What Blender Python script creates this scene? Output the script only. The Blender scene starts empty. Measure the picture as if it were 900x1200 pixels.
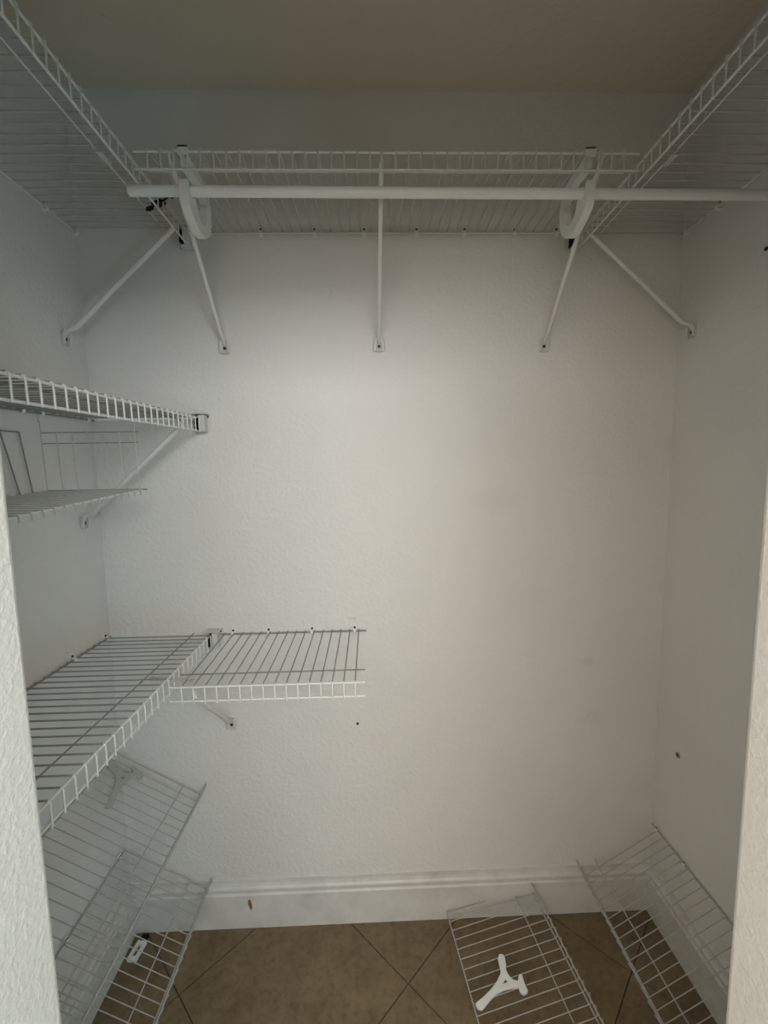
import bpy, bmesh, math, random
from mathutils import Vector, Matrix
S = bpy.context.scene
C = S.collection
random.seed(7)
PI = math.pi

# ------------------------------------------------------------------ camera
ZF = 1.438                       # lens height above the floor (floor is z = 0)
XL, XR, YB, ZC = -0.773, 0.877, 1.249, 2.424
YF, YR = 0.40, 0.28              # closet side and room side of the front wall
D0 = 0.305                       # depth of the wire shelves
cam = bpy.data.cameras.new('camera')
cam.sensor_fit = 'HORIZONTAL'
cam.sensor_width = 36
cam.lens = 507.6 / 900 * 36
cam.clip_start = 0.02
camo = bpy.data.objects.new('camera', cam)
C.objects.link(camo)
camo.matrix_world = Matrix(((0.99941982, 0.01890938, -0.02832784, 0),
                            (-0.03012450, 0.10269332, -0.99425681, 0),
                            (-0.01589170, 0.99453332, 0.10320337, ZF),
                            (0, 0, 0, 1)))
S.camera = camo

# ------------------------------------------------------------------ light
S.view_settings.view_transform = 'Standard'
S.view_settings.look = 'None'
S.view_settings.gamma = 1
S.view_settings.exposure = 0.0
S.cycles.use_denoising = True
S.cycles.max_bounces = 10
S.cycles.diffuse_bounces = 7
w = bpy.data.worlds.new('world')
S.world = w
w.use_nodes = True
w.node_tree.nodes['Background'].inputs[0].default_value = (0.8, 0.9, 1, 1)
w.node_tree.nodes['Background'].inputs[1].default_value = 0.02


def area(name, loc, target, sx, sy, power, col):
    l = bpy.data.lights.new(name, 'AREA')
    l.shape = 'RECTANGLE'
    l.size, l.size_y = sx, sy
    l.energy = power
    l.color = col
    o = bpy.data.objects.new(name, l)
    C.objects.link(o)
    o.location = loc
    o.rotation_euler = (Vector(target) - Vector(loc)).to_track_quat('-Z', 'Y').to_euler()
    return o


# unseen fills added high on the room wall behind the camera; cool daylight low right
K = 1.07
area('added_fill_left', (-1.8, -1.36, 2.075), (-1.8, 1.0, 2.075), 1.2, 0.45, 13.0 * K, (1.0, 0.95, 0.84))
area('added_fill_left_inner', (-0.8, -1.36, 1.85), (-0.8, 1.0, 1.85), 0.8, 0.9, 9.0 * K, (1.0, 0.86, 0.74))
area('added_fill_middle', (0.0, -1.36, 1.80), (0.0, 1.0, 1.80), 0.8, 0.9, 13.2 * K, (0.99, 0.99, 1.0))
area('added_fill_right', (0.8, -1.36, 2.05), (0.8, 1.0, 2.05), 0.8, 0.5, 24.5 * K, (0.98, 0.98, 0.96))
area('added_fill_low', (-0.8, -1.36, 0.45), (-0.8, 1.0, 0.45), 0.8, 0.7, 3.0 * K, (1.0, 0.90, 0.62))  # low warm fill added to lift the ceiling, like floor bounce
area('window_daylight', (1.8, -1.36, 0.45), (1.8, 1.0, 0.45), 1.2, 0.7, 13.0 * K, (0.40, 0.84, 1.0))


# ------------------------------------------------------------------ materials
def mat(name, col, rough=0.6, spec=0.4):
    m = bpy.data.materials.new(name)
    m.use_nodes = True
    b = m.node_tree.nodes['Principled BSDF']
    b.inputs['Base Color'].default_value = (*col, 1)
    b.inputs['Roughness'].default_value = rough
    b.inputs['Specular IOR Level'].default_value = spec
    return m, m.node_tree, b


def nd(nt, typ, **kw):
    n = nt.nodes.new(typ)
    for k, v in kw.items():
        n.inputs[k].default_value = v
    return n


def noise(nt, vec, scale, detail=3.0, rough=0.5):
    n = nd(nt, 'ShaderNodeTexNoise', Scale=scale, Detail=detail, Roughness=rough)
    nt.links.new(vec, n.inputs['Vector'])
    return n


def ramp(nt, fac, a, b, ca, cb):
    r = nt.nodes.new('ShaderNodeValToRGB')
    r.color_ramp.elements[0].position = a
    r.color_ramp.elements[1].position = b
    r.color_ramp.elements[0].color = (*ca, 1)
    r.color_ramp.elements[1].color = (*cb, 1)
    nt.links.new(fac, r.inputs['Fac'])
    return r


def plaster(name, col, scale=85, height=0.0014, stains=()):
    """painted wall with a sprayed orange-peel texture; stains are dirty patches at world places"""
    m, nt, b = mat(name, col, 0.55, 0.3)
    g = nt.nodes.new('ShaderNodeNewGeometry')
    pos = g.outputs['Position']
    n1 = noise(nt, pos, scale, 3, 0.55)
    n2 = noise(nt, pos, scale * 0.35, 2, 0.5)
    r1 = ramp(nt, n1.outputs['Fac'], 0.42, 0.68, (0, 0, 0), (1, 1, 1))
    add = nd(nt, 'ShaderNodeMath')
    add.operation = 'ADD'
    nt.links.new(r1.outputs['Color'], add.inputs[0])
    nt.links.new(n2.outputs['Fac'], add.inputs[1])
    bp = nd(nt, 'ShaderNodeBump', Strength=0.55, Distance=height)
    nt.links.new(add.outputs[0], bp.inputs['Height'])
    nt.links.new(bp.outputs['Normal'], b.inputs['Normal'])
    big = noise(nt, pos, 2.2, 4, 0.6)
    dark = tuple(c * 0.94 for c in col)
    base = ramp(nt, big.outputs['Fac'], 0.35, 0.7, col, dark).outputs['Color']
    for (sx, sy, sz, rx, rz, scol, amt) in stains:
        sub = nt.nodes.new('ShaderNodeVectorMath')
        sub.operation = 'SUBTRACT'
        nt.links.new(pos, sub.inputs[0])
        sub.inputs[1].default_value = (sx, sy, sz)
        mul = nt.nodes.new('ShaderNodeVectorMath')
        mul.operation = 'MULTIPLY'
        nt.links.new(sub.outputs[0], mul.inputs[0])
        mul.inputs[1].default_value = (1 / rx, 1 / rx, 1 / rz)
        ln = nt.nodes.new('ShaderNodeVectorMath')
        ln.operation = 'LENGTH'
        nt.links.new(mul.outputs[0], ln.inputs[0])
        nn = noise(nt, pos, 14, 5, 0.7)
        mx = nd(nt, 'ShaderNodeMath')
        mx.operation = 'MULTIPLY_ADD'
        nt.links.new(nn.outputs['Fac'], mx.inputs[0])
        mx.inputs[1].default_value = 1.3
        nt.links.new(ln.outputs['Value'], mx.inputs[2])
        fr = ramp(nt, mx.outputs[0], 0.55, 1.6, (amt,) * 3, (0, 0, 0))
        mm = nt.nodes.new('ShaderNodeMix')
        mm.data_type = 'RGBA'
        nt.links.new(fr.outputs['Color'], mm.inputs['Factor'])
        nt.links.new(base, mm.inputs['A'])
        mm.inputs['B'].default_value = (*scol, 1)
        base = mm.outputs['Result']
    nt.links.new(base, b.inputs['Base Color'])
    return m


WALL = (0.72, 0.715, 0.70)
M_back = plaster('back wall paint', WALL, stains=(
    (-0.06, YB, ZF - 0.446, 0.05, 0.012, (0.38, 0.36, 0.33), 0.5),
    (0.66, YB, ZF - 0.78, 0.10, 0.09, (0.60, 0.50, 0.40), 0.5),
    (0.65, YB, ZF - 0.60, 0.09, 0.05, (0.62, 0.52, 0.42), 0.5),
    (0.02, YB, ZF - 0.83, 0.13, 0.09, (0.70, 0.62, 0.48), 0.5),
    (0.36, YB, ZF - 0.10, 0.20, 0.12, (0.66, 0.61, 0.54), 0.35)))
M_side = plaster('side wall paint', WALL)
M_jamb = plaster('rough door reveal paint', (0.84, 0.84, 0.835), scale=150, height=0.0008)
M_ceil = plaster('ceiling paint', (0.70, 0.655, 0.56), scale=40, height=0.002)
M_room = mat('bedroom paint', (0.72, 0.69, 0.63), 0.7)[0]

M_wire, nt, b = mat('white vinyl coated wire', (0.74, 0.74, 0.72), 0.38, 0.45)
M_shaded, nt, b = mat('shaded grey vinyl coated wire', (0.27, 0.265, 0.25), 0.7, 0.25)  # shade on the wire tops is put into this grey
M_shaded2, nt, b = mat('half-shaded vinyl coated wire', (0.42, 0.415, 0.40), 0.6, 0.3)  # lighter grey with the shade put in, for racks and connector
M_dull, nt, b = mat('dulled white vinyl coated wire', (0.52, 0.515, 0.50), 0.5, 0.35)
M_oldplate, nt, b = mat('aged white painted steel', (0.60, 0.60, 0.58), 0.45, 0.4)
M_plate, nt, b = mat('white painted steel', (0.72, 0.72, 0.70), 0.42, 0.45)
M_tube, nt, b = mat('white enamelled tube', (0.78, 0.78, 0.77), 0.32, 0.5)
M_plastic, nt, b = mat('white plastic', (0.80, 0.81, 0.80), 0.4, 0.45)
M_black = mat('plain black', (0.008, 0.008, 0.008), 0.6, 0.2)[0]
M_screw = mat('dark screw', (0.035, 0.03, 0.028), 0.5, 0.4)[0]
M_hole = mat('grey plug', (0.30, 0.29, 0.26), 0.7, 0.2)[0]

M_base, nt, b = mat('white trim paint', (0.74, 0.74, 0.73), 0.4, 0.45)
g = nt.nodes.new('ShaderNodeNewGeometry')
n = noise(nt, g.outputs['Position'], 7, 6, 0.7)
r = ramp(nt, n.outputs['Fac'], 0.40, 0.72, (0.66, 0.66, 0.65), (0.52, 0.50, 0.47))
nt.links.new(r.outputs['Color'], b.inputs['Base Color'])
M_red = mat('rusty red paint mark', (0.27, 0.10, 0.07), 0.7)[0]

M_tile, nt, b = mat('beige ceramic tile', (0.3, 0.23, 0.15), 0.42, 0.4)
g = nt.nodes.new('ShaderNodeNewGeometry')
n = noise(nt, g.outputs['Position'], 9, 7, 0.65)
r = ramp(nt, n.outputs['Fac'], 0.34, 0.70, (0.150, 0.108, 0.060), (0.232, 0.175, 0.102))
n2 = noise(nt, g.outputs['Position'], 55, 4, 0.7)
r2 = ramp(nt, n2.outputs['Fac'], 0.30, 0.52, (0.62, 0.60, 0.58), (1, 1, 1))
mm = nt.nodes.new('ShaderNodeMix')
mm.data_type = 'RGBA'
mm.blend_type = 'MULTIPLY'
mm.inputs['Factor'].default_value = 0.8
nt.links.new(r.outputs['Color'], mm.inputs['A'])
nt.links.new(r2.outputs['Color'], mm.inputs['B'])
nt.links.new(mm.outputs['Result'], b.inputs['Base Color'])
bp = nd(nt, 'ShaderNodeBump', Strength=0.2, Distance=0.001)
nt.links.new(n2.outputs['Fac'], bp.inputs['Height'])
nt.links.new(bp.outputs['Normal'], b.inputs['Normal'])
M_grout = mat('dark grout', (0.075, 0.055, 0.038), 0.9, 0.1)[0]


# ------------------------------------------------------------------ mesh helpers
class MB:
    def __init__(s):
        s.v, s.f = [], []

    def box(s, a, b):
        i = len(s.v)
        s.v += [(x, y, z) for x in (a[0], b[0]) for y in (a[1], b[1]) for z in (a[2], b[2])]
        s.f += [tuple(i + k for k in q) for q in ((0, 1, 3, 2), (4, 6, 7, 5), (0, 4, 5, 1), (2, 3, 7, 6), (0, 2, 6, 4), (1, 5, 7, 3))]
        return s

    def tube(s, pts, r, n=6, rb=None, close=False):
        """swept tube; r may be a list; rb = second half-width for a flat bar"""
        P = [Vector(p) for p in pts]
        rs = r if isinstance(r, (list, tuple)) else [r] * len(P)
        i0 = len(s.v)
        up = None
        for k, p in enumerate(P):
            if close:
                t = (P[(k + 1) % len(P)] - P[k - 1])
            elif k == 0:
                t = P[1] - P[0]
            elif k == len(P) - 1:
                t = P[-1] - P[-2]
            else:
                t = (P[k + 1] - P[k]).normalized() + (P[k] - P[k - 1]).normalized()
            t.normalize()
            if up is None:
                up = Vector((0, 0, 1)) if abs(t.z) < 0.9 else Vector((0, 1, 0))
            u = (up - t * up.dot(t)).normalized()
            q = t.cross(u)
            up = u
            sc = 1.0
            if not close and 0 < k < len(P) - 1:
                cs = (P[k + 1] - P[k]).normalized().dot(t)
                sc = 1 / max(cs, 0.5)
            for j in range(n):
                a = 2 * PI * (j + 0.5) / n
                s.v.append(tuple(p + u * (math.cos(a) * rs[k]) * sc + q * (math.sin(a) * (rb or rs[k]))))
        m = len(P)
        for k in range(m if close else m - 1):
            for j in range(n):
                a, b = i0 + k * n, i0 + ((k + 1) % m) * n
                s.f.append((a + j, a + (j + 1) % n, b + (j + 1) % n, b + j))
        if not close:
            s.f.append(tuple(i0 + j for j in range(n))[::-1])
            s.f.append(tuple(i0 + (m - 1) * n + j for j in range(n)))
        return s

    def disc(s, c, axis, r, h, n=12):
        c, axis = Vector(c), Vector(axis).normalized()
        return s.tube([c, c + axis * h], r, n)

    def prism(s, poly, ext):
        """poly: 3-D points of a flat outline; ext: extrusion vector"""
        i, n = len(s.v), len(poly)
        e = Vector(ext)
        s.v += [tuple(p) for p in poly] + [tuple(Vector(p) + e) for p in poly]
        s.f.append(tuple(range(i, i + n))[::-1])
        s.f.append(tuple(range(i + n, i + 2 * n)))
        for k in range(n):
            s.f.append((i + k, i + (k + 1) % n, i + n + (k + 1) % n, i + n + k))
        return s

    def data(s, name, m, smooth=False, bevel=0):
        me = bpy.data.meshes.new(name)
        me.from_pydata(s.v, [], s.f)
        bm = bmesh.new()
        bm.from_mesh(me)
        if bevel:
            bmesh.ops.bevel(bm, geom=[e for e in bm.edges if len(e.link_faces) == 2 and e.calc_face_angle(0) > 0.6], offset=bevel, segments=2, affect='EDGES', profile=0.5, clamp_overlap=True)
        bmesh.ops.recalc_face_normals(bm, faces=bm.faces)
        if smooth:
            for f in bm.faces:
                f.smooth = True
            for e in bm.edges:
                if len(e.link_faces) == 2 and e.calc_face_angle(0) > 1.15:
                    e.smooth = False
        bm.to_mesh(me)
        bm.free()
        me.materials.append(m)
        return me

    def build(s, name, m, parent=None, smooth=False, bevel=0):
        return link(name, s.data(name, m, smooth, bevel), parent)


def link(name, me, parent=None, loc=(0, 0, 0)):
    o = bpy.data.objects.new(name, me)
    C.objects.link(o)
    o.location = loc
    if parent:
        o.parent = parent
    return o


def tag(o, label, cat, group=None):
    o['label'] = label
    o['category'] = cat
    if group:
        o['group'] = group
    return o


def thing(name, label, cat, matrix=None, group=None):
    o = link(name, None)
    if matrix is not None:
        o.matrix_world = matrix
    return tag(o, label, cat, group)


def struct(o):
    o['kind'] = 'structure'
    return o


def frame(origin, ex, ey):
    ex, ey = Vector(ex).normalized(), Vector(ey)
    ey = (ey - ex * ey.dot(ex)).normalized()
    ez = ex.cross(ey)
    m = Matrix.Identity(4)
    for i, v in enumerate((ex, ey, ez)):
        for k in range(3):
            m[k][i] = v[k]
    m.translation = Vector(origin)
    return m


# ------------------------------------------------------------------ the setting
T = 0.1
struct(MB().box((XL - T, YB, 0), (XR + T, YB + T, ZC)).build('wall_back', M_back))
struct(MB().box((XL - T, YR, 0), (XL, YB, ZC)).build('wall_left', M_side))
struct(MB().box((XR, YR, 0), (XR + T, YB, ZC)).build('wall_right', M_side))
JL, JR, HEAD = -0.3265, 0.371, 1.89
RX0, RX1, RY0 = -2.7, 2.7, -1.4
struct(MB().box((RX0, YR, 0), (JL, YF, ZC)).build('wall_front_left', M_jamb, bevel=0.006))
struct(MB().box((JR, YR, 0), (RX1, YF, ZC)).build('wall_front_right', M_jamb, bevel=0.006))
struct(MB().box((JL, YR, HEAD), (JR, YF, ZC)).build('wall_front_header', M_jamb))
struct(MB().box((RX0, RY0, ZC), (RX1, YB + T, ZC + 0.06)).build('ceiling', M_ceil))
# bedroom behind the camera, which only lends its light
struct(MB().box((RX0 - T, RY0 - T, 0), (RX1 + T, RY0, ZC)).build('wall_room_back', M_room))
struct(MB().box((RX0 - T, RY0, 0), (RX0, YR, ZC)).build('wall_room_left', M_room))
struct(MB().box((RX1, RY0, 0), (RX1 + T, YR, ZC)).build('wall_room_right', M_room))

floor = struct(MB().box((RX0, RY0, -0.05), (RX1, YB + T, -0.004)).build('floor', M_grout))


def clip(poly, a, b, c):
    """keep the side a*x + b*y <= c of a 2-D polygon"""
    out = []
    for i in range(len(poly)):
        p, q = poly[i], poly[(i + 1) % len(poly)]
        dp, dq = a * p[0] + b * p[1] - c, a * q[0] + b * q[1] - c
        if dp <= 0:
            out.append(p)
        if dp * dq < 0:
            t = dp / (dp - dq)
            out.append((p[0] + t * (q[0] - p[0]), p[1] + t * (q[1] - p[1])))
    return out


SD = 0.634 / math.sqrt(2)        # tile side, laid on the diagonal
R2 = math.sqrt(0.5)
gap = 0.0028
for i in range(-6, 8):
    for j in range(-7, 7):
        # lines x - y = -0.989 + .634 i ; x + y = 1.144 + .634 j
        a0, b0 = -0.989 + 0.634 * i, 1.144 + 0.634 * j
        a1, b1 = a0 + 0.634, b0 + 0.634
        gg = gap / R2 / 2
        quad = [((a + bb) / 2, (bb - a) / 2) for a, bb in ((a0 + gg, b0 + gg), (a1 - gg, b0 + gg), (a1 - gg, b1 - gg), (a0 + gg, b1 - gg))]
        if min(p[1] for p in quad) < -2.4:
            continue
        dz = random.uniform(-0.0004, 0.0004)
        done = False
        for (x0, x1, y0, y1) in ((XL, XR, YF - 0.12, YB), (RX0, RX1, RY0 + 0.01, YR - 0.001)):
            q = quad
            for pl in ((-1, 0, -x0), (1, 0, x1), (0, -1, -y0), (0, 1, y1)):
                q = clip(q, *pl) if q else q
            if len(q) < 3:
                continue
            ar = abs(sum(q[k][0] * q[(k + 1) % len(q)][1] - q[(k + 1) % len(q)][0] * q[k][1] for k in range(len(q)))) / 2
            if ar < 0.0015:
                continue
            mb = MB().prism([(x, y, -0.004) for x, y in q], (0, 0, 0.004 + dz))
            mb.build('tile', M_tile, floor)


def baseboard(name, p0, p1, inward):
    prof = [(0, 0), (0.014, 0), (0.014, 0.112), (0.0105, 0.117), (0.0105, 0.124), (0.0135, 0.129), (0.0125, 0.134), (0.008, 0.139), (0.0055, 0.147), (0.005, 0.1555), (0, 0.1555)]
    p0, p1, iw = Vector(p0), Vector(p1), Vector(inward)
    return struct(MB().prism([p0 + iw * a + Vector((0, 0, z)) for a, z in prof], p1 - p0).build(name, M_base))


bb = baseboard('baseboard_back', (XL, YB, 0), (XR, YB, 0), (0, -1, 0))
baseboard('baseboard_left', (XL, YF, 0), (XL, YB - 0.005, 0), (1, 0, 0))
baseboard('baseboard_right', (XR, YF, 0), (XR, YB - 0.005, 0), (-1, 0, 0))
# chipped red-brown mark on the back baseboard
MB().prism([(-0.411 + dx, YB - 0.0140, 0.074 + dz) for dx, dz in ((0.002, 0.024), (0.008, 0.026), (0.012, 0.012), (0.014, -0.004), (0.010, -0.012), (0.006, -0.004), (0.001, 0.010))], (0, -0.0008, 0)).build('paint_chip', M_red, bb)

# ------------------------------------------------------------------ wire shelves
RR, RW, LIP = 0.0025, 0.00165, 0.0336
PITCH = 0.0261


def screw_clip_mesh():
    """wall clip in shelf axes: wall at y = 0, rod axis along x through y = .006, z = 0"""
    mb = MB()
    pl = [(-0.0055, 0, -0.007), (0.0055, 0, -0.007), (0.0062, 0, 0.010), (0.004, 0, 0.0155), (0, 0, 0.0172), (-0.004, 0, 0.0155), (-0.0062, 0, 0.010)]
    mb.prism(pl, (0, 0.0032, 0))
    arc = [(0, 0.006 + 0.0058 * math.cos(a), 0.0058 * math.sin(a)) for a in [PI * k / 8 for k in range(-9, 5)]]
    mb.tube(arc, 0.0019, 4, rb=0.0052)
    return mb.data('wall_clip', M_plastic)


CLIP = screw_clip_mesh()
SCREW = MB().disc((0, 0.0030, 0.0105), (0, 1, 0), 0.0034, 0.0022, 8).data('screw', M_screw)


def shelf(name, label, cat, group, matrix, length, wires, rods, clips, depth=D0, mid=0.243, lip_up=False, clip_dz=0.0, deck=None):
    """local axes: x along the wall, y out of the wall, z up.  wires: x of first wire and last wire; rods: dict of (x0, x1)"""
    t = thing(name, label, cat, matrix, group)
    s = 1 if lip_up else -1
    deck = deck or M_shaded
    lipm = M_shaded2 if lip_up else M_wire
    RR, RW = (0.0021, 0.0013) if lip_up else (0.0025, 0.00165)
    radii = {'back_rod': RR, 'middle_rod': 0.0017, 'front_rod': RR, 'lip_rod': RR}
    mats = {'back_rod': M_wire if deck is M_dull else deck, 'middle_rod': M_wire if deck is M_dull else deck}
    for nm, y, z in (('back_rod', 0.006, 0), ('middle_rod', mid, 0), ('front_rod', depth - RR - RW - 0.0004, 0), ('lip_rod', depth - RR - RW - 0.0004, s * LIP)):
        x0, x1 = rods.get(nm, (0, length))
        MB().tube([(x0, y, z), (x1, y, z)], radii[nm], 8).build(nm, mats.get(nm, lipm), t, smooth=True)
    zt = (RR + RW - 0.0006)
    if lip_up:
        path = [(0, 0.004, zt), (0, depth - 0.004, zt), (0, depth, zt + 0.004), (0, depth, s * (LIP + 0.003))]
    else:
        path = [(0, 0.004, zt), (0, depth - 0.0035, zt), (0, depth, zt - 0.0035), (0, depth, s * (LIP + 0.003))]
    me = MB().tube(path, RW, 6).data('deck_wire', lipm, smooth=True)
    me.materials.append(deck)
    for p in me.polygons:            # shade on the deck flats is put into their grey, the lip stays white
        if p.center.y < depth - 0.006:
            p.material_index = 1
    x0, x1 = wires
    n = int(round((x1 - x0) / PITCH))
    for k in range(n + 1):
        link('deck_wire', me, t, (x0 + k * PITCH, 0, 0))
    for cx in clips:
        c = link('wall_clip', CLIP, t, (cx, 0, clip_dz))
        link('screw', SCREW, c)
    return t


def tilt(v, b):
    return Vector((v[0], v[1], b))


zt = ZF + 0.6288
zm = ZF + 0.1418
zn = ZF - 0.4814
GS = 'white wire shelves fixed along the closet walls'
LEN = YB - YF - 0.004


def ph(y):                       # first wire near the back wall, in phase with a wire seen at world y
    a = (YB - y) % PITCH
    return a + (PITCH if a < 0.008 else 0)


# left wall, top
a = ph(0.751)
n = int((LEN - 0.01 - a) / PITCH)
shelf('wire_shelf', 'top white wire shelf along the left wall, just under the ceiling', 'shelf', GS,
      frame((XL, YB, zt), (0, -1, 0.0116), (1, 0, 0)), LEN, (a, a + n * PITCH), {k: (0.012, LEN) for k in ('back_rod',)},
      (0.012, 0.120, 0.42, 0.70), depth=D0 - 0.003, deck=M_dull)
# right wall, top (local x runs toward the back wall)
a0 = YB - ph(0.768) - n * PITCH - YF
n = int((YB - ph(0.768) - YF - 0.012) / PITCH)
xa = (YB - ph(0.768)) - n * PITCH - YF
shelf('wire_shelf', 'top white wire shelf along the right wall, just under the ceiling', 'shelf', GS,
      frame((XR, YF, zt - 0.006 + 0.030 * LEN), (0, 1, -0.030), (-1, 0, 0)), LEN, (xa, xa + n * PITCH), {'back_rod': (0.0, LEN - 0.014)},
      (LEN - 0.020, LEN - 0.128, 0.42, 0.15), depth=D0 - 0.005, deck=M_dull)
# back wall, top (local x runs from right to left)
X0, X1 = -0.462, 0.566
a = (X1 - 0.010) % PITCH
a = a if a > 0.012 else a + PITCH
n = int((X1 - X0 - 0.006 - a) / PITCH)
shelf('wire_shelf', 'long white wire shelf across the top of the back wall, above the hanging rod', 'shelf', GS,
      frame((X1, YB, zt + 0.0005), (-1, 0, 0), (0, -1, 0.019)), X1 - X0, (a, a + n * PITCH), {'back_rod': (0, X1 + 0.425)},
      [X1 - x for x in (-0.415, -0.284, -0.140, -0.006, 0.136, 0.267, 0.404, 0.520)], deck=M_dull)
# left wall, middle
a = ph(0.671)
n = int((LEN - 0.01 - a) / PITCH)
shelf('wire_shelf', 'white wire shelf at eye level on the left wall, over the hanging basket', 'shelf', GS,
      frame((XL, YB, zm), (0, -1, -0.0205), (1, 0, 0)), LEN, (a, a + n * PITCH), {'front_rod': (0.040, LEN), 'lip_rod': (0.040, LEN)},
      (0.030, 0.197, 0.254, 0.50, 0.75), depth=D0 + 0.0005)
# left wall, lower
a = ph(0.671)
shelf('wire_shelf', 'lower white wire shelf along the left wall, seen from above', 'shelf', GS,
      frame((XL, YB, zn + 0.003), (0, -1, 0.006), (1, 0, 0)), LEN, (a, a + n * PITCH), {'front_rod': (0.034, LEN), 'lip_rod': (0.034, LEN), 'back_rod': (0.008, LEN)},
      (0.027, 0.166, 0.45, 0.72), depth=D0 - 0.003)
# back wall, lower short piece
X0, X1 = -0.466, -0.0225
n = int((X1 - 0.046 + 0.0 - X0) / PITCH) if False else 15
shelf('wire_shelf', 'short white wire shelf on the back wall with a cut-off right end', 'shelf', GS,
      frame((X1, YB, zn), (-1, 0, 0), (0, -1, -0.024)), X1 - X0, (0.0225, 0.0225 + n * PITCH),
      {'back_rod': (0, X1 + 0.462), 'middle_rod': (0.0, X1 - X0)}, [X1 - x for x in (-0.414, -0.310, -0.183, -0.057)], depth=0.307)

# ------------------------------------------------------------------ slanted shoe racks
GR = 'slanted wire shoe racks near the floor'
SA = math.radians(31.0)
ca, sa = math.cos(SA), math.sin(SA)
RD, RM = 0.285, 0.225
rl = LEN - 0.012
a = 0.026
nr = int((rl - 0.02 - a) / PITCH)
shelf('shoe_rack', 'upper slanted white wire shoe rack on the left wall, under the lower shelf', 'rack', GR,
      frame((XL, YB - 0.020, ZF - 0.826), (0, -1, 0), (ca, 0, -sa)), rl, (a - 0.018, a - 0.018 + nr * PITCH), {}, (0.03, 0.27, 0.60), depth=RD, mid=RM, lip_up=True, deck=M_shaded2)
shelf('shoe_rack', 'lowest slanted white wire shoe rack on the left wall, just above the tiles', 'rack', GR,
      frame((XL, YB - 0.020, ZF - 1.140), (0, -1, 0), (ca, 0, -sa)), rl, (a - 0.018, a - 0.018 + nr * PITCH), {}, (0.035, 0.262, 0.60), depth=RD, mid=RM, lip_up=True, deck=M_shaded2)
SR = math.radians(33.0)
shelf('shoe_rack', 'slanted white wire shoe rack hanging low on the right wall', 'rack', GR,
      frame((XR, YF + 0.008, ZF - 1.137), (0, 1, 0), (-math.cos(SR), 0, -math.sin(SR))), rl, (0.022, 0.022 + nr * PITCH), {},
      (rl - 0.026, rl - 0.146, 0.42, 0.12), depth=0.276, mid=0.222, lip_up=True, deck=M_shaded2)
# loose rack on the floor, its front edge to the right
FU = Vector((0.118, -0.9925, 0.0))
FW = Vector((0.979, 0.1217, 0.163))
FO = Vector((0.2075, 1.226, 0.0335))
fl = 0.62
nf = int((fl - 0.02) / PITCH)
fr_m = frame(FO, FU, FW)
shelf('shoe_rack', 'loose white wire rack lying on the floor, a plastic connector on it', 'rack', GR,
      fr_m, fl, (0.006, 0.006 + nf * PITCH), {}, (), depth=0.290, mid=0.230, lip_up=True, deck=M_shaded2)

# ------------------------------------------------------------------ hanging rod and its hooks
rod = MB()
yr, zr = 0.957, ZF + 0.5655
N = 20
ra, ri = 0.0104, 0.0090
pr0, pr1 = Vector((-0.4795, yr, zr + 0.0005)), Vector((XR - 0.001, yr + 0.006, zr - 0.002))
tv = (pr1 - pr0).normalized()
u = Vector((0, 0, 1))
u = (u - tv * u.dot(tv)).normalized()
q = tv.cross(u)
rings = []
for (p, rad) in ((pr0 + tv * 0.02, ri), (pr0, ri), (pr0, ra), (pr1, ra), (pr1, ri), (pr1 - tv * 0.02, ri)):
    rings.append([len(rod.v) + k for k in range(N)])
    rod.v += [tuple(p + u * rad * math.cos(2 * PI * k / N) + q * rad * math.sin(2 * PI * k / N)) for k in range(N)]
for A, B in zip(rings, rings[1:] + rings[:1]):
    for k in range(N):
        rod.f.append((A[k], A[(k + 1) % N], B[(k + 1) % N], B[k]))
tag(rod.build('closet_rod', M_tube, smooth=True), 'white round hanging rod across the closet below the top back shelf', 'rod')


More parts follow.
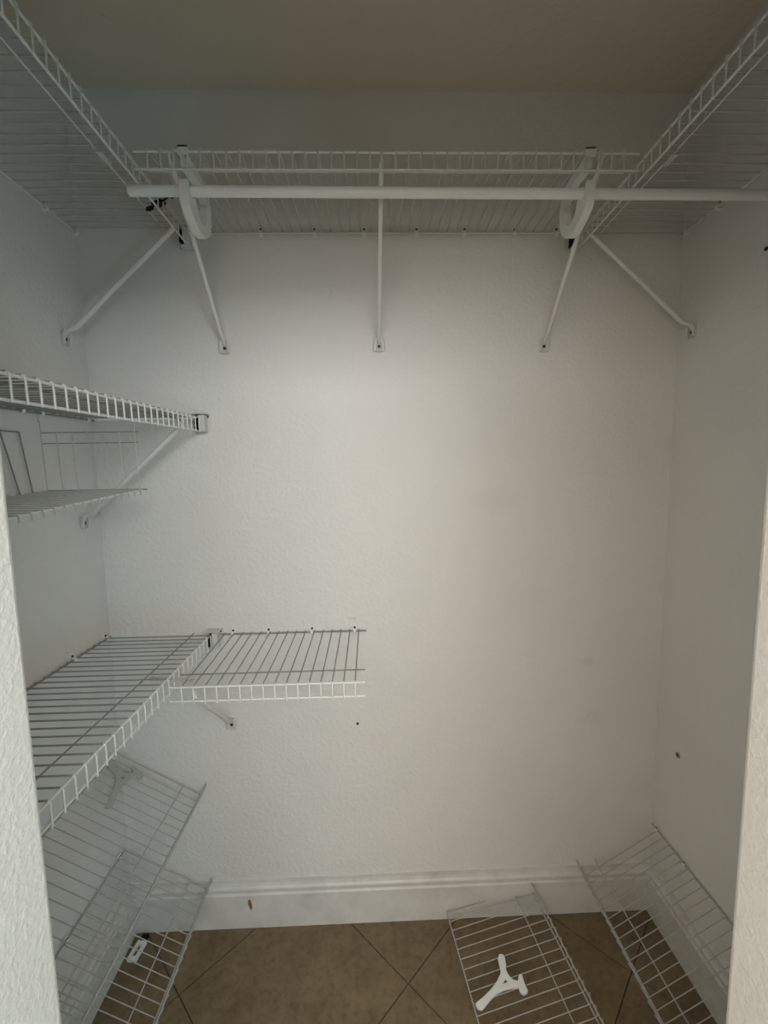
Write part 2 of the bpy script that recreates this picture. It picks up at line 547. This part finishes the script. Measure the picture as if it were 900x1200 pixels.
def hook(x, label):
    """plate hook: clips over the shelf lip, sweeps back and under, and carries the rod on its front tip"""
    t = thing('rod_hook', label, 'hook', Matrix.Translation((x, 0, 0)), 'white hooks that carry the hanging rod')
    yl, zl = YB - D0, zt
    out = [(yl + 0.004, zl + 0.004), (yl + 0.030, zl - 0.002), (yl + 0.062, zl + 0.000), (yl + 0.098, zl - 0.004), (yl + 0.116, zl - 0.018), (yl + 0.124, zl - 0.045),
           (yl + 0.122, zl - 0.078), (yl + 0.108, zl - 0.104), (yl + 0.082, zl - 0.122), (yl + 0.050, zl - 0.126), (yl + 0.018, zl - 0.114), (yl - 0.006, zl - 0.098), (yl - 0.010, zl - 0.080), (yl - 0.008, zl - 0.052)]
    inn = [(yl + 0.0015, zl - 0.052), (yl + 0.002, zl - 0.070), (yl + 0.013, zl - 0.0755), (yl + 0.023, zl - 0.073), (yl + 0.028, zl - 0.066), (yl + 0.035, zl - 0.068), (yl + 0.040, zl - 0.082),
           (yl + 0.052, zl - 0.096), (yl + 0.072, zl - 0.098), (yl + 0.090, zl - 0.086), (yl + 0.098, zl - 0.064), (yl + 0.098, zl - 0.040), (yl + 0.090, zl - 0.026), (yl + 0.062, zl - 0.020), (yl + 0.030, zl - 0.022), (yl + 0.008, zl - 0.020)]
    n_o = len(out)
    mb = MB()
    # build as a strip between the two outlines so that the concave plate meshes cleanly
    hw = 0.0088
    L = 40

    def resample(pl):
        d = [0]
        for p, qq in zip(pl, pl[1:]):
            d.append(d[-1] + math.dist(p, qq))
        r_ = []
        for k in range(L):
            s_ = d[-1] * k / (L - 1)
            i = max(j for j in range(len(d)) if d[j] <= s_ + 1e-9)
            i = min(i, len(pl) - 2)
            f = (s_ - d[i]) / (d[i + 1] - d[i])
            r_.append((pl[i][0] + f * (pl[i + 1][0] - pl[i][0]), pl[i][1] + f * (pl[i + 1][1] - pl[i][1])))
        return r_
    A, B = resample(out), resample(inn[::-1])
    for (a_, b_) in zip(A, B):
        mb.v += [(-hw, *a_), (hw, *a_), (hw, *b_), (-hw, *b_)]
    for k in range(L - 1):
        for j in range(4):
            mb.f.append((4 * k + j, 4 * k + (j + 1) % 4, 4 * k + 4 + (j + 1) % 4, 4 * k + 4 + j))
    mb.f += [(3, 2, 1, 0), tuple(4 * (L - 1) + j for j in range(4))]
    mb.build('hook_plate', M_plate, t, bevel=0.0012)
    tab = MB()
    tab.box((-0.010, yl - 0.0025, zl - 0.004), (0.010, yl + 0.0005, zl + 0.0135))
    tab.box((-0.010, yl - 0.0025, zl + 0.0105), (0.010, yl + 0.013, zl + 0.0135))
    tab.box((-0.006, yl + 0.008, zl - 0.024), (0.006, yl + 0.013, zl + 0.0135))
    tab.build('lip_tab', M_plate, t)
    return t


hook(-0.363, 'left white hook under the top shelf holding the hanging rod')
hook(0.461, 'right white hook under the top shelf holding the hanging rod')


# ------------------------------------------------------------------ braces
def brace(label, foot, out, top, rad=0.0055, hookz=0.0):
    """foot: screw-down point on the wall; out: wall normal; top: where it hooks the shelf lip"""
    foot, out, top = Vector(foot), Vector(out), Vector(top)
    side = out.cross(Vector((0, 0, 1)))
    t = thing('support_brace', label, 'brace', Matrix.Translation(foot), 'white diagonal braces under the wire shelves')
    d = top - foot
    arm = [out * 0.004 + Vector((0, 0, 0.004)), out * 0.009 + Vector((0, 0, 0.015)), d * 0.1 + out * 0.006, d * 0.5 + out * 0.001, d - d.normalized() * 0.02, d]
    MB().tube(arm, [rad * 0.5, rad * 0.8, rad, rad, rad, rad * 0.8], 8).build('arm', M_plate, t, smooth=True)
    arc = [d + out * (0.007 * math.cos(a)) + Vector((0, 0, 0.006 + 0.007 * math.sin(a))) for a in [-PI / 2 + PI * k / 6 for k in range(0, 8)]]
    MB().tube(arc, 0.0022, 5).build('top_hook', M_plate, t, smooth=True)
    pl = []
    w_, zt_, zb = 0.0125, 0.017, -0.018
    for (a_, z_) in ((-w_, zb + 0.005), (-w_ * 0.7, zb), (w_ * 0.7, zb), (w_, zb + 0.005), (w_, zt_ - 0.008), (w_ * 0.55, zt_), (-w_ * 0.55, zt_), (-w_, zt_ - 0.008)):
        pl.append(side * a_ + Vector((0, 0, z_)))
    p = MB().prism(pl, out * 0.002)
    for sg in (-1, 1):               # raised cheeks at each side of the foot
        q0 = side * (sg * w_ * 0.88)
        p.tube([q0 + out * 0.005 + Vector((0, 0, zb + 0.002)), q0 + out * 0.007 + Vector((0, 0, 0.004)), q0 * 0.6 + out * 0.008 + Vector((0, 0, 0.018))], 0.0024, 6, rb=0.0055)
    p.tube([side * (-w_ * 0.8) + out * 0.004 + Vector((0, 0, zb)), side * (w_ * 0.8) + out * 0.004 + Vector((0, 0, zb))], 0.002, 6, rb=0.003)
    p.build('foot_plate', M_oldplate, t)
    MB().disc(out * 0.003 + Vector((0, 0, -0.004)), out, 0.0042, 0.0028, 8).build('screw', M_screw, t)
    return t


yl = YB - D0
brace('white shelf brace on the left wall under the top left shelf', (XL, 1.164, ZF + 0.340), (1, 0, 0), (-0.478, 1.160, zt - 0.028), 0.0062)
brace('white shelf brace on the right wall under the top right shelf', (XR, 1.189, ZF + 0.353), (-1, 0, 0), (0.585, 1.180, zt - 0.034), 0.0062)
brace('left white brace on the back wall under the top shelf, by the left hook', (-0.396, YB, ZF + 0.336), (0, -1, 0), (-0.391, yl + 0.006, zt - 0.010))
brace('middle white brace on the back wall under the top shelf', (0.029, YB, ZF + 0.338), (0, -1, 0), (0.033, yl + 0.006, zt - 0.010))
brace('right white brace on the back wall under the top shelf, by the right hook', (0.493, YB, ZF + 0.334), (0, -1, 0), (0.487, yl + 0.006, zt - 0.010))
brace('white brace on the left wall under the eye-level shelf, behind the basket', (XL, 1.174, ZF - 0.132), (1, 0, 0), (-0.478, 1.118, zm - 0.036), 0.0062)
brace('short white brace on the back wall under the lower short shelf', (-0.4335, YB, ZF - 0.761), (0, -1, 0), (-0.412, yl + 0.012, zn - 0.036))


# ------------------------------------------------------------------ end brackets that catch a shelf lip on the back wall
def end_bracket(x, z, label, x_open=-0.493):
    t = thing('end_bracket', label, 'bracket', Matrix.Translation((x, YB, z)), 'white end brackets on the back wall')
    mb = MB()
    mb.box((-0.022, -0.003, -0.036), (0.024, 0, 0.012))          # wall plate
    mb.box((0.000, -0.030, -0.036), (0.016, -0.003, 0.006))      # boss beside the lip
    mb.box((-0.012, -0.030, -0.039), (0.016, -0.003, -0.036))    # shoe under the lip
    mb.build('plate', M_oldplate, t, bevel=0.0008)
    MB().box((-0.022, -0.032, 0.0085), (0.022, -0.002, 0.0115)).build('top_flange', M_oldplate, t, bevel=0.0008)
    sl = MB()  # three black blocks stacked beside the boss
    for k in range(3):
        sl.box((-0.0105, -0.0345, -0.032 + 0.0115 * k), (-0.0045, -0.003, -0.0225 + 0.0115 * k))
    o = sl.build('black_blocks', M_black, t)
    o['label'] = 'stack of black blocks'
    for sx in (-0.016, 0.017):
        MB().disc((sx, -0.003, 0.0035), (0, -1, 0), 0.0034, 0.002, 8).build('screw', M_screw, t)
    return t


end_bracket(-0.470, zm + 0.002, 'white end bracket catching the eye-level left shelf at the back wall')
end_bracket(-0.468, zn + 0.006, 'white end bracket on the back wall where the two lower shelves meet')
end_bracket(-0.480, zt - 0.002, 'white end bracket at the back wall behind the left hook')
end_bracket(0.566, zt - 0.006, 'white end bracket at the back wall behind the right hook')

# black pieces under the wires of the top left shelf
t = thing('black_pieces', 'three plain black pieces under the top left shelf behind the rod', 'clip', Matrix.Translation((-0.475, 1.09, zt - 0.010)))
for k, (dx, dy, ln, wd) in enumerate(((-0.040, 0.028, 0.018, 0.010), (-0.010, 0.008, 0.030, 0.020), (0.038, -0.026, 0.026, 0.016))):
    mb = MB()
    ex = Vector((0.82, -0.57, 0))
    ey = Vector((0.57, 0.82, 0))
    c = Vector((dx, dy, 0))
    mb.prism([c - ex * ln / 2 - ey * wd / 2, c + ex * ln / 2 - ey * wd * 0.35, c + ex * ln / 2 + ey * wd / 2, c - ex * ln / 2 + ey * wd * 0.4], (0, 0, 0.0065))
    mb.build('black_piece', M_black, t, bevel=0.001)
mb = MB().tube([(-0.052, 0.036, 0.003), (0.054, -0.037, 0.003)], 0.0022, 5).build('black_bar', M_black, t)


def splice(x, y, z, label, along=(0, 1, 0), ln=0.034, wd=0.010):
    ex = Vector(along).normalized()
    t = thing('splice_plate', label, 'plate', frame((x, y, z), ex, (-ex.y, ex.x, 0)), 'small white plates joining shelf wires')
    MB().box((-ln / 2, -wd / 2, 0), (ln / 2, wd / 2, 0.0025)).build('plate', M_dull, t, bevel=0.0008)
    for s in (-1, 1):
        mb = MB()
        mb.tube([(s * ln * 0.42, -wd / 2, 0.001), (s * ln * 0.42, -wd / 2, 0.008), (s * ln * 0.42, 0, 0.0105), (s * ln * 0.42, wd / 2, 0.008), (s * ln * 0.42, wd / 2, 0.001)], 0.0018, 5)
        mb.build('clasp', M_dull, t)
    return t


splice(-0.497, 0.905, zt - 0.036, 'small white plate under the front of the top left shelf')
splice(0.603, 0.905, zt - 0.036, 'small white plate under the front of the top right shelf')
splice(-0.478, 0.985, zn - 0.008, 'long flat white plate where the two lower shelves join', (1, -0.16, 0), 0.115, 0.014)

# ------------------------------------------------------------------ hanging basket under the eye-level shelf
bx0, bx1, by = XL + 0.006, -0.545, 1.045
bz = ZF - 0.043
t = thing('hanging_basket', 'thin white wire basket hung below the eye-level left shelf', 'basket', Matrix.Translation((XL, by, bz)))
O = Vector((XL, by, bz))
wr = 0.0012


def bw(name, pts, r=wr, n=5):
    return MB().tube([Vector(p) - O for p in pts], r, n).build(name, M_shaded if name in ('cross_wire', 'hanger_wire') else M_wire if name == 'tray_rail' else M_dull, t, smooth=True)


for k in range(7):               # far end panel
    x = bx0 + 0.004 + k * (bx1 - bx0 - 0.008) / 6
    top = ZF + 0.120 if k in (0, 6) else ZF + 0.092
    bw('upright_wire', [(x, by, bz), (x - 0.004, by, top)])
bw('cross_wire', [(bx0, by + 0.002, ZF + 0.092), (bx1, by + 0.002, ZF + 0.092)])
bw('cross_wire', [(bx0, by + 0.002, ZF + 0.067), (bx1, by + 0.002, ZF + 0.067)])
bw('cross_wire', [(bx0, by + 0.003, bz), (bx1 + 0.012, by + 0.003, bz)], 0.0018)
dzdy = 0.060
by1 = 0.56
dp = [(bx0, 0, 0), (bx1 + 0.002, 0, 0), (bx1 + 0.0035, 0, -0.003), (bx1 + 0.0035, 0, -0.012)]
me = MB().tube([Vector(p) - Vector((XL, 0, 0)) for p in dp], 0.0013, 5).data('tray_wire', M_shaded2, smooth=True)
k = 0
while by - 0.012 - k * 0.0255 > by1:
    dy = -0.012 - k * 0.0255
    link('tray_wire', me, t, (0, dy, dy * dzdy))
    k += 1
for x in (bx0 + 0.003, (bx0 + bx1) / 2, bx1):
    bw('tray_rail', [(x, by, bz - 0.002), (x, by1, bz - 0.002 - (by - by1) * dzdy)], 0.0020 if x == bx1 else 0.0016, 6)
# wall-side loop of the basket, leaning
for (ya, yb, za, zb) in ((0.935, 0.972, ZF + 0.089, ZF - 0.051), (0.985, 1.008, ZF + 0.089, ZF - 0.049)):
    bw('hanger_wire', [(XL + 0.004, ya, za), (XL + 0.004, yb, zb)], 0.0016)
bw('hanger_wire', [(XL + 0.004, 0.88, ZF + 0.087), (XL + 0.004, 0.985, ZF + 0.089)], 0.0016)
bw('hanger_wire', [(XL + 0.004, 0.80, ZF + 0.120), (XL + 0.004, 0.83, bz - 0.013)], 0.0016)
for x in (bx0 + 0.001, bx1 - 0.005):
    bw('hanger_hook', [(x - 0.003, by, ZF + 0.115), (x - 0.004, by, ZF + 0.140), (x - 0.004, by - 0.006, ZF + 0.146), (x - 0.004, by - 0.011, ZF + 0.140)])

# ------------------------------------------------------------------ loose plastic parts
CU = [(437, 503), (450, 508), (458, 522), (465, 560), (463, 590), (474, 615), (490, 638), (508, 653), (525, 660), (540, 660), (541, 645), (545, 628), (552, 622), (560, 627), (568, 655), (580, 690), (592, 713), (588, 724), (570, 733), (552, 722), (545, 705), (540, 690), (500, 694), (450, 706), (405, 730), (365, 772), (340, 805), (322, 822), (300, 816), (292, 800), (300, 785), (330, 762), (380, 712), (415, 665), (436, 620), (438, 600), (430, 570), (422, 530), (427, 508)]
HO = [(458, 640), (474, 655), (492, 664), (470, 672), (440, 682), (449, 664)]


def cray(u_, v_):
    m = camo.matrix_world
    return (m.to_3x3() @ Vector(((u_ - 450) / 507.6, -(v_ - 600) / 507.6, -1)))


# the outline is laid out once in the plane of the loose rack, in metres
fo, fn = fr_m.translation, fr_m.to_3x3() @ Vector((0, 0, 1))
inv = fr_m.inverted()


def to_rack(p):
    d_ = cray(500 + p[0] / 5, 1020 + p[1] / 5)
    c_ = camo.location
    k_ = (fo + fn * 0.006 - c_).dot(fn) / d_.dot(fn)
    w_ = inv @ (c_ + d_ * k_)
    return (w_.x, w_.y)


outl, holl = [to_rack(p) for p in CU], [to_rack(p) for p in HO]
ctr = Vector((sum(p[0] for p in holl) / len(holl), sum(p[1] for p in holl) / len(holl)))
cu = bpy.data.curves.new('shelf_connector', 'CURVE')
cu.dimensions = '2D'
cu.fill_mode = 'BOTH'
cu.extrude = 0.0028
cu.bevel_depth = 0.0012
cu.bevel_resolution = 1
for pl in (outl, holl):
    sp = cu.splines.new('POLY')
    sp.points.add(len(pl) - 1)
    for pt, p in zip(sp.points, pl):
        pt.co = (p[0] - ctr.x, p[1] - ctr.y, 0, 1)
    sp.use_cyclic_u = True
co = bpy.data.objects.new('tmp', cu)
C.objects.link(co)
dg = bpy.context.evaluated_depsgraph_get()
cme = bpy.data.meshes.new_from_object(co.evaluated_get(dg))
bpy.data.objects.remove(co)
cme.name = 'shelf_connector'
cme.materials.clear()
cme.materials.append(M_plastic)
GC = 'three-armed plastic shelf connectors'
o = link('shelf_connector', cme)
o.matrix_world = fr_m @ Matrix.Translation((ctr.x, ctr.y, RR + RW * 2 + 0.004))
tag(o, 'white plastic three-armed connector lying on the loose rack on the floor', 'connector', GC)
cm2 = cme.copy()
cm2.materials[0] = M_shaded2  # shade of the shelf above is put into the connector's grey
o = link('shelf_connector', cm2)
lm = frame((XL, YB - 0.020, ZF - 0.826), (0, -1, 0), (ca, 0, -sa))
# lay its head and long arm on the two spots where they rest on the rack
h0, h1 = [Vector((outl[k][0] - ctr.x, outl[k][1] - ctr.y)) for k in (0, 22 + 4)]
h1 = Vector((sum(outl[k][0] for k in (26, 27, 28, 29)) / 4 - ctr.x, sum(outl[k][1] for k in (26, 27, 28, 29)) / 4 - ctr.y))
g0, g1 = Vector((0.062, 0.014)), Vector((0.165, 0.084))
ang = math.atan2((g1 - g0).y, (g1 - g0).x) - math.atan2((h1 - h0).y, (h1 - h0).x)
Rz = Matrix.Rotation(ang, 4, 'Z')
off = (g0 + g1) / 2 - ((Rz @ ((h0 + h1) / 2).to_3d()).to_2d())
o.matrix_world = lm @ Matrix.Translation((off.x, off.y, 0.0085)) @ Rz
tag(o, 'three-armed connector coloured grey for shade, lying on the upper left shoe rack', 'connector', GC)

# white clip piece fallen beside the left baseboard
t = thing('floor_clip', 'small white plastic clip lying on the tiles under the lowest left rack', 'clip', frame((-0.728, 1.178, 0.0005), (0.12, 1, 0), (-1, 0.12, 0)))
mb = MB()
mb.box((-0.026, -0.014, 0), (0.026, -0.006, 0.012)).box((-0.026, 0.006, 0), (0.026, 0.014, 0.012)).box((-0.026, -0.006, 0), (-0.016, 0.006, 0.012)).box((0.016, -0.006, 0), (0.026, 0.006, 0.012))
mb.build('clip_body', M_plastic, t, bevel=0.001)
MB().box((0.026, -0.008, 0), (0.046, 0.010, 0.010)).build('clip_tongue', M_black, t)

# ------------------------------------------------------------------ holes, plugs and screws left in the walls
def wall_mark(name, label, p, nrm, r_, ring=False):
    p, nrm = Vector(p), Vector(nrm)
    if ring:
        t = thing(name, label, 'plug', Matrix.Translation(p))
        MB().disc((0, 0, 0), nrm, r_, 0.003, 12).build('collar', M_hole, t, bevel=0.0008)
        MB().disc(nrm * 0.0028, nrm, r_ * 0.5, 0.001, 10).build('screw_hole', M_screw, t)
    else:
        t = tag(MB().disc(p, nrm, r_, 0.0022, 10).build(name, M_screw), label, 'screw')
    return t


wall_mark('screw', 'dark screw in the back wall below the cut end of the short lower shelf', (-0.055, YB, ZF - 0.776), (0, -1, 0), 0.0042)
wall_mark('wall_plug', 'grey wall plug with a dark hole low on the right wall', (XR, 1.153, ZF - 0.846), (-1, 0, 0), 0.0085, True)
wall_mark('screw', 'black screw high on the right wall below the end of the hanging rod', (XR, 0.979, ZF + 0.463), (-1, 0, 0), 0.0045)
